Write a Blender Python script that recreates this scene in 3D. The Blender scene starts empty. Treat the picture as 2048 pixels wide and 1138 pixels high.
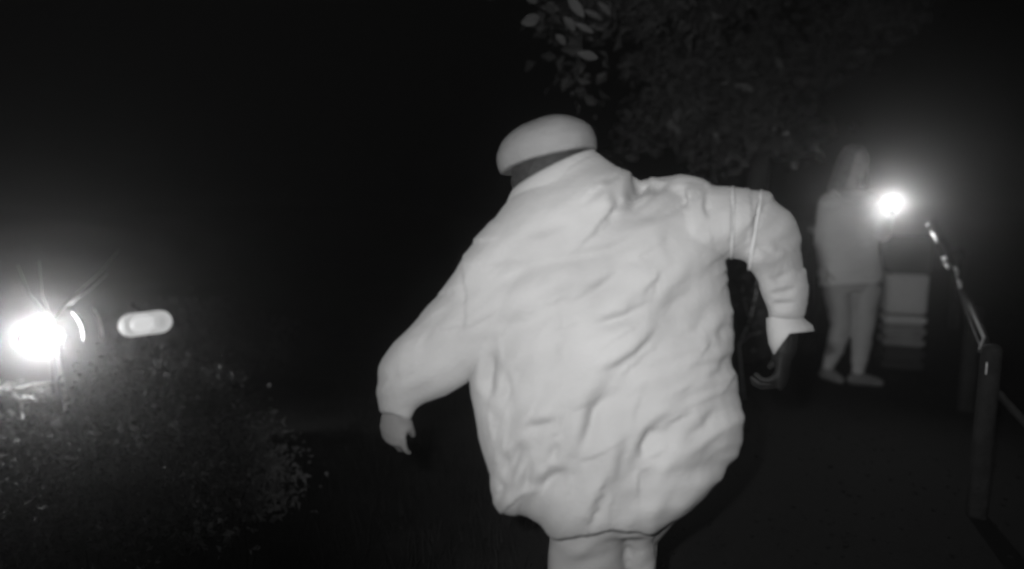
import bpy, bmesh, math, random
import numpy as np
from mathutils import Vector, Matrix, noise

S = bpy.context.scene
C = S.collection
random.seed(7)
rng = np.random.default_rng(11)

# ------------------------------------------------------------------ camera
CAM = Vector((0.0, 0.0, 1.35))
FPX, CX, CY = 1335.0, 1024.0, 569.0          # focal length and centre in photo pixels
PITCH = math.radians(-7.35)
cam_d = bpy.data.cameras.new('body_camera')
cam = bpy.data.objects.new('body_camera', cam_d)
C.objects.link(cam)
S.camera = cam
cam.location = CAM
cam.rotation_euler = (math.radians(90) + PITCH, 0, 0)
cam_d.sensor_width = 36.0
cam_d.lens = 36.0 * FPX / 2048.0
cam_d.clip_start = 0.05
cam_d.clip_end = 900
cam_d.dof.use_dof = True
cam_d.dof.focus_distance = 1.9
cam_d.dof.aperture_fstop = (cam_d.lens / 1000.0) / 0.027

# ------------------------------------------------------------------ night sky
SUN_EL, SUN_ROT = math.radians(38), math.radians(210)
world = bpy.data.worlds.new('World')
S.world = world
world.use_nodes = True
wn = world.node_tree
bg = wn.nodes['Background']
skyn = wn.nodes.new('ShaderNodeTexSky')
skyn.sky_type = 'NISHITA'
skyn.sun_disc = False
skyn.sun_elevation = SUN_EL
skyn.sun_rotation = SUN_ROT
bw = wn.nodes.new('ShaderNodeRGBToBW')
wn.links.new(skyn.outputs['Color'], bw.inputs['Color'])
wn.links.new(bw.outputs['Val'], bg.inputs['Color'])
bg.inputs['Strength'].default_value = 0.00002
# faint moonlight
sd = bpy.data.lights.new('moonlight', 'SUN')
sd.energy = 0.0015
sd.angle = math.radians(0.5)
moon = bpy.data.objects.new('moonlight', sd)
C.objects.link(moon)
moon.rotation_euler = (math.radians(52), 0, math.radians(150))

# the infrared illuminator worn beside the camera lens: what lights the runner
ird = bpy.data.lights.new('infrared_lamp', 'SPOT')
ird.energy = 154
ird.spot_size = math.radians(82)
ird.spot_blend = 1.0
ird.shadow_soft_size = 0.018
irl = bpy.data.objects.new('infrared_lamp', ird)
C.objects.link(irl)
irl.location = CAM + Vector((-0.085, -0.02, 0.075))

S.view_settings.view_transform = 'Standard'
S.view_settings.look = 'None'
S.view_settings.exposure = 0
S.view_settings.gamma = 1
S.view_settings.use_curve_mapping = False
S.render.engine = 'CYCLES'
S.cycles.use_denoising = True
S.cycles.volume_bounces = 1
S.cycles.max_bounces = 5
S.cycles.sample_clamp_indirect = 3
S.cycles.use_adaptive_sampling = False

# ------------------------------------------------------------------ helpers
cp, sp = math.cos(PITCH), math.sin(PITCH)
FWD = Vector((0, cp, sp))
UP = Vector((0, -sp, cp))
RT = Vector((1, 0, 0))


def W(x, y, d):
    """point at photo position x, y and distance d along the view axis"""
    return CAM + FWD * d + RT * ((x - CX) / FPX * d) + UP * (-(y - CY) / FPX * d)


def G(x, y):
    """point of the ground seen at photo position x, y"""
    v = W(x, y, 1.0) - CAM
    k = -CAM.z / v.z
    return CAM + v * k


def px(co):
    """photo positions of an array of points"""
    r = co - np.array(CAM)
    d = r @ np.array(FWD)
    return np.stack([CX + FPX * (r @ np.array(RT)) / d, CY - FPX * (r @ np.array(UP)) / d], 1)


irl.rotation_euler = (W(1385, 570, 1.5) - irl.location).to_track_quat('-Z', 'Y').to_euler()


def mat(name, v, rough=0.9, var=0.15, scale=8.0, bump=0.0, bscale=60.0, metal=0.0, warm=0.0, sheen=0.0):
    m = bpy.data.materials.new(name)
    m.use_nodes = True
    nt = m.node_tree
    p = nt.nodes['Principled BSDF']
    p.inputs['Roughness'].default_value = rough
    p.inputs['Metallic'].default_value = metal
    p.inputs['Specular IOR Level'].default_value = 0.25
    if sheen:
        p.inputs['Sheen Weight'].default_value = sheen
        p.inputs['Sheen Roughness'].default_value = 0.5
    tc = nt.nodes.new('ShaderNodeTexCoord')
    nz = nt.nodes.new('ShaderNodeTexNoise')
    nz.inputs['Scale'].default_value = scale
    nz.inputs['Detail'].default_value = 5
    nt.links.new(tc.outputs['Object'], nz.inputs['Vector'])
    rp = nt.nodes.new('ShaderNodeValToRGB')
    rp.color_ramp.elements[0].position = 0.3
    rp.color_ramp.elements[1].position = 0.7
    lo, hi = v * (1 - var), v * (1 + var)
    rp.color_ramp.elements[0].color = (lo * (1 + warm), lo, lo * (1 - warm), 1)
    rp.color_ramp.elements[1].color = (hi * (1 + warm), hi, hi * (1 - warm), 1)
    nt.links.new(nz.outputs['Fac'], rp.inputs['Fac'])
    nt.links.new(rp.outputs['Color'], p.inputs['Base Color'])
    if bump:
        n2 = nt.nodes.new('ShaderNodeTexNoise')
        n2.inputs['Scale'].default_value = bscale
        n2.inputs['Detail'].default_value = 6
        nt.links.new(tc.outputs['Object'], n2.inputs['Vector'])
        b = nt.nodes.new('ShaderNodeBump')
        b.inputs['Strength'].default_value = bump
        b.inputs['Distance'].default_value = 0.01
        nt.links.new(n2.outputs['Fac'], b.inputs['Height'])
        nt.links.new(b.outputs['Normal'], p.inputs['Normal'])
    return m


def emat(name, v, s):
    m = bpy.data.materials.new(name)
    m.use_nodes = True
    nt = m.node_tree
    p = nt.nodes['Principled BSDF']
    p.inputs['Base Color'].default_value = (0.5, 0.5, 0.5, 1)
    p.inputs['Roughness'].default_value = 0.4
    p.inputs['Emission Color'].default_value = (v, v, v, 1)
    p.inputs['Emission Strength'].default_value = s
    return m


M = dict(
    jacket=mat('pale_jacket_cloth', 0.26, 0.85, 0.10, 7, 0.2, 150, warm=0.004, sheen=0.1),
    trousers=mat('pale_trouser_cloth', 0.27, 0.9, 0.06, 7, 0.12, 160, warm=0.006),
    cap=mat('knitted_cap', 0.165, 0.95, 0.08, 14, 0.3, 240),
    hair=mat('dark_hair', 0.026, 0.8, 0.3, 40, 0.6, 160),
    hair2=mat('soft_hair', 0.26, 0.8, 0.3, 40, 0.6, 120),
    skin=mat('skin', 0.17, 0.6, 0.06, 20, 0.05, 200, warm=0.01),
    skin2=mat('fair_skin', 0.5, 0.6, 0.06, 20, 0.05, 200, warm=0.01),
    glove=mat('black_glove', 0.006, 0.7, 0.2, 30, 0.2, 200),
    boot=mat('dark_boot', 0.04, 0.6, 0.2, 20, 0.3, 150),
    top=mat('pale_hoodie_cloth', 0.85, 0.95, 0.05, 6, 0.2, 90),
    leggings=mat('grey_leggings_cloth', 0.5, 0.9, 0.06, 6, 0.1, 90),
    shoe=mat('grey_shoe', 0.2, 0.7, 0.1, 20),
    strap=mat('sleeve_strap_cloth', 0.36, 0.6, 0.05, 20),
    eye=mat('eyeball', 0.5, 0.2, 0.02, 5),
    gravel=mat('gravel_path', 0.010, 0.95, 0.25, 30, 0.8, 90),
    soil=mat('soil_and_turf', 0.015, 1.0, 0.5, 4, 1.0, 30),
    grass=mat('grass_blade', 0.018, 0.9, 0.4, 5),
    bark=mat('bark', 0.06, 0.95, 0.4, 9, 1.0, 40),
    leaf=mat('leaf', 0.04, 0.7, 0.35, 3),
    leafc=mat('beam_lit_leaf', 0.55, 0.6, 0.3, 7),  # paled so the branch leaves look caught in the floodlight beam
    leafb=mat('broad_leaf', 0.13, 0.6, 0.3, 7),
    hedge=mat('hedge_leaf', 0.07, 0.75, 0.4, 5),
    hedge2=mat('half_lit_hedge_leaf', 0.14, 0.75, 0.4, 5),  # same leaf, lightened as if more lamp light reached this bush
    hedge3=mat('lit_hedge_leaf', 0.34, 0.75, 0.4, 5),  # lightest copy: stronger light on the nearest bush put into its leaf colour
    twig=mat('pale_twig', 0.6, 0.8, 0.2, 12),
    wood=mat('weathered_timber', 0.024, 0.85, 0.35, 14, 0.8, 60),
    rail=mat('handrail_timber', 0.05, 0.6, 0.3, 14, 0.5, 60),
    steel=mat('bright_fitting', 0.85, 0.4, 0.1, 20),
    dark=mat('dark_metal', 0.03, 0.5, 0.3, 10, 0.2, 60),
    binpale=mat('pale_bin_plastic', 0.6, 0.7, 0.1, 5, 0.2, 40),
    binmid=mat('mid_bin_plastic', 0.28, 0.7, 0.3, 5, 0.2, 40),  # middle tone for the lower slats and upper gap bands
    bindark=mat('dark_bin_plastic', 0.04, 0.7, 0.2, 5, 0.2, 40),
    #rim=mat('polished_rim', 0.8, 0.3, 0.05, 20, metal=1.0),
)


def link(name, me, m, parent=None, smooth=True):
    o = bpy.data.objects.new(name, me)
    C.objects.link(o)
    if m is not None:
        me.materials.clear()
        me.materials.append(m)
    if smooth and len(me.polygons):
        me.polygons.foreach_set('use_smooth', [True] * len(me.polygons))
    if parent is not None:
        o.parent = parent
        o.matrix_parent_inverse = Matrix.Translation(parent.location).inverted()
    return o


def root(name, loc, label, cat, group=None):
    o = bpy.data.objects.new(name, None)
    C.objects.link(o)
    o.location = loc
    o.empty_display_size = 0.1
    o['label'] = label
    o['category'] = cat
    if group:
        o['group'] = group
    return o


class MB:
    def __init__(s):
        s.v, s.f = [], []

    def loft(s, rings, cap=True):
        """rings: list of lists of points, all of one length"""
        n = len(rings[0])
        b = len(s.v)
        for r in rings:
            s.v += [tuple(p) for p in r]
        for i in range(len(rings) - 1):
            for j in range(n):
                k = (j + 1) % n
                s.f.append((b + i * n + j, b + i * n + k, b + (i + 1) * n + k, b + (i + 1) * n + j))
        if cap:
            s.f.append(tuple(b + j for j in reversed(range(n))))
            e = b + (len(rings) - 1) * n
            s.f.append(tuple(e + j for j in range(n)))
        return s

    def tube(s, pts, radii, n=12, round_ends=True, flat=None):
        """flat: (direction, factor) squeezes the section along a direction"""
        pts = [Vector(p) for p in pts]
        radii = list(radii) if hasattr(radii, '__len__') else [radii] * len(pts)
        if round_ends:
            d0 = (pts[0] - pts[1]).normalized()
            d1 = (pts[-1] - pts[-2]).normalized()
            r0, r1 = radii[0], radii[-1]
            pts = [pts[0] + d0 * r0, pts[0] + d0 * r0 * 0.7] + pts + [pts[-1] + d1 * r1 * 0.7, pts[-1] + d1 * r1]
            radii = [r0 * 0.15, r0 * 0.72] + radii + [r1 * 0.72, r1 * 0.15]
        rings = []
        ref = None
        for i, p in enumerate(pts):
            t = (pts[min(i + 1, len(pts) - 1)] - pts[max(i - 1, 0)]).normalized()
            if ref is None:
                ref = t.orthogonal().normalized()
            ref = (ref - t * ref.dot(t)).normalized()
            b = t.cross(ref)
            ring = []
            for j in range(n):
                a = 2 * math.pi * j / n
                v = (ref * math.cos(a) + b * math.sin(a)) * radii[i]
                if flat:
                    fd = flat[0].normalized()
                    v = v - fd * v.dot(fd) * (1 - flat[1])
                ring.append(p + v)
            rings.append(ring)
        return s.loft(rings)

    def ell(s, c, rx, ry, rz, rot=None, nu=16, nv=10):
        rings = []
        rot = rot or Matrix.Identity(3)
        for i in range(1, nv):
            th = math.pi * i / nv
            rings.append([Vector(c) + rot @ Vector((rx * math.sin(th) * math.cos(2 * math.pi * j / nu),
                                                    ry * math.sin(th) * math.sin(2 * math.pi * j / nu),
                                                    rz * math.cos(th))) for j in range(nu)])
        return s.loft(rings)

    def box(s, c, x, y, z, rot=None, bev=0.0):
        """box of full sizes x, y, z with chamfered edges along z"""
        rot = rot or Matrix.Identity(3)
        c = Vector(c)
        e = bev or 0.0005
        pr = [(-x / 2 + e, -y / 2), (x / 2 - e, -y / 2), (x / 2, -y / 2 + e), (x / 2, y / 2 - e),
              (x / 2 - e, y / 2), (-x / 2 + e, y / 2), (-x / 2, y / 2 - e), (-x / 2, -y / 2 + e)]
        rings = []
        for zz, k in ((-z / 2, 1 - 1.2 * e / max(x, y) * 2), (-z / 2 + e, 1), (z / 2 - e, 1), (z / 2, 1 - 1.2 * e / max(x, y) * 2)):
            rings.append([c + rot @ Vector((a * k, b * k, zz)) for a, b in pr])
        return s.loft(rings)

    def mesh(s, name='mesh'):
        me = bpy.data.meshes.new(name)
        me.from_pydata(s.v, [], s.f)
        me.validate()
        bm = bmesh.new()
        bm.from_mesh(me)
        bmesh.ops.recalc_face_normals(bm, faces=bm.faces)
        bm.to_mesh(me)
        bm.free()
        return me

    def build(s, name, m, parent=None, smooth=True):
        return link(name, s.mesh(name), m, parent, smooth)


def remesh(mb, voxel, smooth_it=6, disp=None):
    """fuse the overlapping shapes of mb into one closed skin"""
    me = mb.mesh()
    o = bpy.data.objects.new('tmp', me)
    C.objects.link(o)
    r = o.modifiers.new('r', 'REMESH')
    r.mode = 'VOXEL'
    r.voxel_size = voxel
    if smooth_it:
        sm = o.modifiers.new('s', 'SMOOTH')
        sm.factor = 0.5
        sm.iterations = smooth_it
    dg = bpy.context.evaluated_depsgraph_get()
    out = bpy.data.meshes.new_from_object(o.evaluated_get(dg))
    bpy.data.objects.remove(o)
    if disp:
        n = len(out.vertices)
        co = np.empty(n * 3)
        out.vertices.foreach_get('co', co)
        co = co.reshape(-1, 3)
        no = np.empty(n * 3)
        out.vertex_normals.foreach_get('vector', no)
        no = no.reshape(-1, 3)
        co = co + no * disp(co, no)[:, None]
        out.vertices.foreach_set('co', co.ravel())
        out.update()
    return out


def ring(L, R, d, t, n=28, d2=None, e=1.0, tdir=None):
    """section of a limb or garment between its two outline points L and R (photo
    positions) at distance d (d2 at R), t metres half-thick"""
    a, b = W(L[0], L[1], d), W(R[0], R[1], d if d2 is None else d2)
    c = (a + b) / 2
    ax = (b - a) / 2
    td = (tdir or (c - CAM).normalized()) * t
    out = []
    for j in range(n):
        ph = 2 * math.pi * j / n
        cs, sn = math.cos(ph), math.sin(ph)
        out.append(c + ax * (math.copysign(abs(cs) ** e, cs)) + td * (math.copysign(abs(sn) ** e, sn)))
    return out


def hand(mb, wrist, direc, palm_n, thumb_side, curl=0.6, scale=1.0, spread=0.12, th=1.0):
    """palm, four fingers of unequal length and a thumb; returns nothing, adds to mb"""
    d = direc.normalized()
    n = (palm_n - d * palm_n.dot(d)).normalized()
    s = d.cross(n)
    if s.dot(thumb_side) < 0:
        s = -s
    k = scale
    mb.tube([wrist - d * 0.02 * k, wrist + d * 0.03 * k, wrist + d * 0.085 * k],
            [0.03 * k, 0.038 * k, 0.04 * k], 14, flat=(n, 0.38))
    for i, (off, ln, r) in enumerate(((0.029, 0.072, 0.0092), (0.010, 0.080, 0.0096), (-0.010, 0.074, 0.009), (-0.029, 0.058, 0.008))):
        p = wrist + d * 0.07 * k + s * off * k
        q = wrist + d * (0.09 - 0.006 * abs(i - 1)) * k + s * off * 1.05 * k
        pts, cur, ang = [p, q], q, 0.0
        for seg in (0.45, 0.3, 0.25):
            ang += curl * (0.75 + 0.12 * i)
            dd = (d * math.cos(ang) + n * math.sin(ang) + s * spread * (off / 0.03)).normalized()
            cur = cur + dd * ln * seg * k
            pts.append(cur)
        mb.tube(pts, [r * k, r * 1.05 * k, r * k, r * 0.93 * k, r * 0.8 * k], 8)
    p = wrist + d * 0.025 * k + s * 0.026 * k
    q = p + (d * 0.55 + s * 0.65 * th + n * 0.25).normalized() * 0.036 * k
    r3 = q + (d * 0.8 + s * 0.3 * th + n * 0.55).normalized() * 0.030 * k
    r4 = r3 + (d * 0.85 + n * 0.6 - s * 0.1).normalized() * 0.024 * k
    mb.tube([p, q, r3, r4], [0.015 * k, 0.0125 * k, 0.0108 * k, 0.009 * k], 8)


def head(mb, c, rot, k=1.0):
    """head with brow, nose, cheeks, lips, chin and ears; faces rot @ +Y, top rot @ +Z"""
    def P(x, y, z):
        return c + rot @ (Vector((x, y, z)) * k)
    mb.ell(P(0, -0.012, 0.035), 0.077 * k, 0.096 * k, 0.088 * k, rot)
    mb.ell(P(0, 0.022, -0.03), 0.060 * k, 0.066 * k, 0.082 * k, rot)
    mb.ell(P(0, 0.062, -0.085), 0.026 * k, 0.022 * k, 0.020 * k, rot)
    mb.tube([P(-0.035, 0.074, 0.022), P(0, 0.082, 0.020), P(0.035, 0.074, 0.022)], 0.011 * k, 8)
    mb.tube([P(0, 0.083, 0.01), P(0, 0.098, -0.018), P(0, 0.103, -0.028)], [0.008 * k, 0.0095 * k, 0.0125 * k], 8)
    mb.ell(P(0.013, 0.09, -0.03), 0.009 * k, 0.011 * k, 0.008 * k, rot, 8, 6)
    mb.ell(P(-0.013, 0.09, -0.03), 0.009 * k, 0.011 * k, 0.008 * k, rot, 8, 6)
    mb.tube([P(-0.022, 0.078, -0.053), P(0, 0.087, -0.051), P(0.022, 0.078, -0.053)], 0.0075 * k, 8)
    mb.tube([P(-0.019, 0.077, -0.063), P(0, 0.086, -0.064), P(0.019, 0.077, -0.063)], 0.008 * k, 8)
    for sx in (-1, 1):
        mb.ell(P(sx * 0.042, 0.058, -0.02), 0.022 * k, 0.02 * k, 0.022 * k, rot, 10, 8)
        mb.tube([P(sx * 0.074, -0.004, 0.022), P(sx * 0.084, -0.014, 0.016), P(sx * 0.083, -0.012, -0.008), P(sx * 0.075, 0.0, -0.026)],
                [0.008 * k, 0.010 * k, 0.009 * k, 0.007 * k], 8)


def eyes(par, c, rot, k=1.0):
    for sx in (-1, 1):
        MB().ell(c + rot @ (Vector((sx * 0.031, 0.072, 0.0)) * k), 0.012 * k, 0.012 * k, 0.011 * k, rot, 12, 8).build('eye', M['eye'], par)


# ------------------------------------------------------------------ ground
def sheet(name, xs, ys, hf, m, kind='structure'):
    nx, ny = len(xs), len(ys)
    v = [(x, y, hf(x, y)) for y in ys for x in xs]
    f = [(j * nx + i, j * nx + i + 1, (j + 1) * nx + i + 1, (j + 1) * nx + i) for j in range(ny - 1) for i in range(nx - 1)]
    me = bpy.data.meshes.new(name)
    me.from_pydata(v, [], f)
    o = link(name, me, m)
    o['kind'] = kind
    return o


# the path runs ahead and to the right; u is measured along it, w across it
PA = math.radians(31.5)
PD = Vector((math.sin(PA), math.cos(PA), 0))
PS = Vector((math.cos(PA), -math.sin(PA), 0))


def path_uv(x, y):
    return x * PD.x + y * PD.y, x * PS.x + y * PS.y


def ground_h(x, y):
    u, w = path_uv(x, y)
    if abs(x) > 60 or abs(y) > 60:
        return -0.03
    off = max(0.0, abs(w) - 0.95)
    k = min(1.0, off / 0.5)
    return -0.03 + k * (0.03 + 0.05 * noise.noise(Vector((x * 0.7, y * 0.7, 0))) + 0.02 * noise.noise(Vector((x * 3, y * 3, 4))))


gx = [-400, -150, -60] + [i * 0.25 for i in range(-48, 49)] + [60, 150, 400]
gy = [-400, -150, -60, -20, -8] + [i * 0.25 for i in range(-12, 80)] + [30, 60, 150, 400]
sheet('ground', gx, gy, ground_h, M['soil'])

pv, pf = [], []
us = [i * 0.2 - 3 for i in range(0, 170)]
ws = [-1.15, -1.1] + [-1.0 + i * 0.125 for i in range(17)] + [1.1, 1.15]
for u in us:
    for i, w in enumerate(ws):
        p = PD * u + PS * (w + 0.04 * noise.noise(Vector((u * 1.3, i * 0.0 + (1 if w > 0 else 0), 2))) * (abs(w) > 0.9))
        z = (0.0 if abs(w) <= 1.1 else -0.12) + 0.006 * noise.noise(Vector((p.x * 6, p.y * 6, 0))) - 0.012 * w * w
        pv.append((p.x, p.y, z + 0.012))
nw = len(ws)
pf = [(j * nw + i, j * nw + i + 1, (j + 1) * nw + i + 1, (j + 1) * nw + i) for j in range(len(us) - 1) for i in range(nw - 1)]
me = bpy.data.meshes.new('path')
me.from_pydata(pv, [], pf)
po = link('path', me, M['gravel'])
po['kind'] = 'structure'

# loose gravel scattered on the path
gm = MB()
for i in range(2600):
    u = random.uniform(1.0, 9.0)
    w = random.uniform(-1.05, 1.05)
    if random.random() < 0.5:
        w = math.copysign(1.05 - abs(random.gauss(0, 0.15)), w)
    p = PD * u + PS * w
    r = random.uniform(0.004, 0.011)
    rot = Matrix.Rotation(random.uniform(0, 6.28), 3, 'Z')
    gm.ell((p.x, p.y, 0.012 - 0.012 * w * w + r * 0.3), r * random.uniform(0.8, 1.5), r, r * 0.7, rot, 5, 4)
go = gm.build('gravel', M['gravel'], None, False)
go['kind'] = 'stuff'
go['label'] = 'loose gravel scattered over the dark path'
go['category'] = 'gravel'

# verge grass
gv, gf = [], []
for i in range(16000):
    u = random.uniform(0.4, 11)
    sgn = random.choice((-1, 1))
    w = sgn * (1.05 + abs(random.gauss(0, 0.9)))
    p = PD * u + PS * w
    z = ground_h(p.x, p.y) - 0.01
    h = random.uniform(0.04, 0.16)
    a = random.uniform(0, 6.28)
    dx, dy = math.cos(a), math.sin(a)
    ww = 0.003
    l = random.uniform(0.2, 0.8) * h
    b = len(gv)
    gv += [(p.x - dy * ww, p.y + dx * ww, z), (p.x + dy * ww, p.y - dx * ww, z),
           (p.x + dy * ww * 0.7 + dx * l * 0.4, p.y - dx * ww * 0.7 + dy * l * 0.4, z + h * 0.6),
           (p.x - dy * ww * 0.7 + dx * l * 0.4, p.y + dx * ww * 0.7 + dy * l * 0.4, z + h * 0.6),
           (p.x + dx * l, p.y + dy * l, z + h)]
    gf += [(b, b + 1, b + 2, b + 3), (b + 3, b + 2, b + 4)]
me = bpy.data.meshes.new('grass')
me.from_pydata(gv, [], gf)
o = link('grass', me, M['grass'], None, False)
o['kind'] = 'stuff'
o['label'] = 'short rough grass on the verges of the path'
o['category'] = 'grass'

# ------------------------------------------------------------------ foliage


def leaf_cloud(pts, size, jitter=0.5, aspect=0.55, up=0.4, fold=0.25):
    """many folded leaf blades at the given points, as one mesh"""
    v, f = [], []
    for p in pts:
        s_ = size * random.uniform(1 - jitter, 1 + jitter)
        a = random.uniform(0, 6.283)
        e = random.gauss(-0.3, 0.6)
        t = Vector((math.cos(a) * math.cos(e), math.sin(a) * math.cos(e), math.sin(e)))
        n = Vector((random.gauss(0, 1), random.gauss(0, 1), random.gauss(up, 1)))
        s = t.cross(n)
        if s.length < 1e-3:
            continue
        s.normalize()
        n = s.cross(t)
        w = s_ * aspect * 0.5
        b = len(v)
        p = Vector(p)
        v += [p, p + t * s_ * 0.45 + s * w + n * w * fold * 2, p + t * s_ - n * s_ * 0.12, p + t * s_ * 0.45 - s * w + n * w * fold * 2,
              p + t * s_ * 0.45]
        f += [(b, b + 1, b + 4), (b + 1, b + 2, b + 4), (b + 2, b + 3, b + 4), (b + 3, b, b + 4)]
    me = bpy.data.meshes.new('leaves')
    me.from_pydata([tuple(q) for q in v], [], f)
    return me


def bush(name, c, rx, ry, h, n, size, label, seedv, group='bushes of the hedge', lm_='hedge'):
    random.seed(seedv)
    c = Vector(c)
    r = root(name, c, label, 'bush', group)
    tips, st = [], MB()
    for i in range(26):
        a = random.uniform(0, 6.283)
        q = math.sqrt(random.random())
        tip = c + Vector((math.cos(a) * rx * q * 0.9, math.sin(a) * ry * q * 0.9, h * (1 - 0.55 * q * q) * random.uniform(0.75, 1.02)))
        base = c + Vector((math.cos(a) * rx * 0.2, math.sin(a) * ry * 0.2, -0.03))
        mid = (base + tip) / 2 + Vector((math.cos(a), math.sin(a), 0)) * 0.06
        st.tube([base, mid, tip], [0.008, 0.006, 0.003], 5, False)
        tips.append((base, mid, tip))
    st.build('stem', M['bark'], r)
    pts = []
    clumps = []
    for b, m_, t in tips:
        for k in range(5):
            clumps.append(m_.lerp(t, random.uniform(0.2, 1.05)) + Vector((random.gauss(0, 0.06), random.gauss(0, 0.06), random.gauss(0, 0.04))))
    # outer shell of clumps: an uneven outline
    for i in range(70):
        a = random.uniform(0, 6.283)
        th = math.acos(random.uniform(0.0, 1.0))
        kk = 0.78 + 0.3 * noise.noise(Vector((math.cos(a) * 2, math.sin(a) * 2, th * 2 + seedv)))
        clumps.append(c + Vector((math.cos(a) * rx * math.sin(th) * kk, math.sin(a) * ry * math.sin(th) * kk, h * math.cos(th) * kk * 0.95 + 0.05)))
    for i in range(n):
        q = random.choice(clumps)
        s = random.uniform(0.03, 0.085)
        pts.append(q + Vector((random.gauss(0, s), random.gauss(0, s), random.gauss(0, s * 0.8))))
    pts = [p for p in pts if p.z > 0]
    fo = link('foliage', leaf_cloud(pts, size), M[lm_], r, False)
    fo['kind'] = 'stuff'
    return r


g1 = G(470, 1120)
bush('hedge_bush', (-1.36, 2.75, 0), 0.38, 0.45, 0.36, 4200, 0.035, 'low nearest leafy bush at the foot of the hedge, at the lower left', 3, lm_='hedge3')
bush('hedge_bush', (-1.85, 3.35, 0), 0.48, 0.5, 0.60, 4800, 0.035, 'middle rounded bush of the hedge, directly below the small oval flare ghost', 5, lm_='hedge2')
bush('hedge_bush', (-2.6, 3.2, 0), 0.6, 0.42, 0.2, 6500, 0.035, 'dark bush of the hedge below the glaring round floodlight', 8)
bush('hedge_bush', (-2.0, 2.62, 0), 0.5, 0.4, 0.22, 4500, 0.035, 'low dark bush in the bottom left corner of the photo', 14)
bush('hedge_bush', (-2.45, 5.1, 0), 0.7, 0.6, 0.55, 4200, 0.04, 'farthest bush of the hedge, behind the floodlight and flare ghost on the left', 12)

# ------------------------------------------------------------------ tree overhead
tb = G(1512, 800) * 1.0
tb = PD * 0 + Vector((2.1, 5.6, 0))
tree = root('broadleaf_tree', tb, 'dark leafy tree with a slender trunk, its branches hanging over the running person', 'tree')
random.seed(21)
tr = MB()
t0 = tb + Vector((0, 0, -0.1))
trunk_pts = [t0, tb + Vector((0.02, 0, 0.6)), tb + Vector((-0.06, 0.0, 1.4)), tb + Vector((-0.02, 0, 2.3)), tb + Vector((-0.12, -0.1, 3.4)), tb + Vector((0, -0.1, 4.6))]
tr.tube(trunk_pts, [0.13, 0.1, 0.09, 0.085, 0.06, 0.03], 12, False)
tr.build('trunk', M['bark'], tree)
clumps = []
limbs = [
    [trunk_pts[3], W(1480, 120, 5.0), W(1360, 20, 4.3), W(1260, -40, 3.7), W(1160, -60, 3.3)],
    [trunk_pts[3], W(1500, 180, 5.0), W(1420, 140, 4.6), W(1330, 200, 4.2)],
    [trunk_pts[3], W(1600, 100, 5.4), W(1700, 20, 5.2), W(1800, -60, 5.0)],
    [trunk_pts[4], W(1450, -150, 5.3), W(1330, -200, 5.0), W(1200, -220, 4.8)],
    [trunk_pts[4], W(1600, -200, 6.3), W(1750, -300, 6.5)],
    [trunk_pts[2], W(1530, 260, 5.4), W(1480, 230, 4.9), W(1420, 262, 4.4)],
]
for L in limbs:
    lm = MB()
    pts = []
    for i in range(len(L) - 1):
        for k in range(4):
            pts.append(L[i].lerp(L[i + 1], k / 4) + Vector((random.gauss(0, .02), random.gauss(0, .02), random.gauss(0, .02))))
    pts.append(L[-1])
    n = len(pts)
    lm.tube(pts, [0.045 * (1 - i / n) + 0.007 for i in range(n)], 7, False)
    for i in range(3, n):
        for k in range(3):
            a = pts[i]
            dv = Vector((random.gauss(0, 1), random.gauss(0, 1), random.gauss(-0.1, 0.6))).normalized() * random.uniform(0.2, 0.55)
            lm.tube([a, a + dv * 0.5 + Vector((0, 0, 0.03)), a + dv], [0.007, 0.005, 0.002], 5, False)
            clumps += [a + dv * random.uniform(0.5, 1.1) for _ in range(3)]
    lm.build('limb', M['bark'], tree)
pts = []
for i in range(11000):
    q = random.choice(clumps)
    s = random.uniform(0.04, 0.13)
    p = q + Vector((random.gauss(0, s), random.gauss(0, s), random.gauss(0, s * 0.7)))
    if (p - CAM).length > 3.1:
        pts.append(p)
fo = link('foliage', leaf_cloud(pts, 0.085), M['leaf'], tree, False)
fo['kind'] = 'stuff'

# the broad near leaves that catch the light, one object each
def broad_leaf(p, tip, width, tilt):
    p, tip = Vector(p), Vector(tip)
    t = tip - p
    ln = t.length
    t.normalize()
    view = (CAM - p).normalized()
    s = t.cross(view + Vector((tilt, 0, 0))).normalized()
    n = s.cross(t)
    v, f = [], []
    K = 7
    for i in range(K + 1):
        a = i / K
        w = width * math.sin(math.pi * min(1, a * 0.93 + 0.04)) ** 0.8
        mid = p + t * ln * a - n * 0.25 * ln * (a - 0.5) ** 2
        v += [mid - s * w + n * w * 0.35, mid, mid + s * w + n * w * 0.35]
    for i in range(K):
        b = i * 3
        f += [(b, b + 1, b + 4, b + 3), (b + 1, b + 2, b + 5, b + 4)]
    st = len(v)
    v += [p - t * 0.05 + n * 0.001, p - t * 0.05 - n * 0.002, p + n * 0.001, p - n * 0.002]
    f.append((st, st + 1, st + 3, st + 2))
    me = bpy.data.meshes.new('leaf')
    me.from_pydata([tuple(q) for q in v], [], f)
    return link('leaf', me, M['leafb'], tree)


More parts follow.
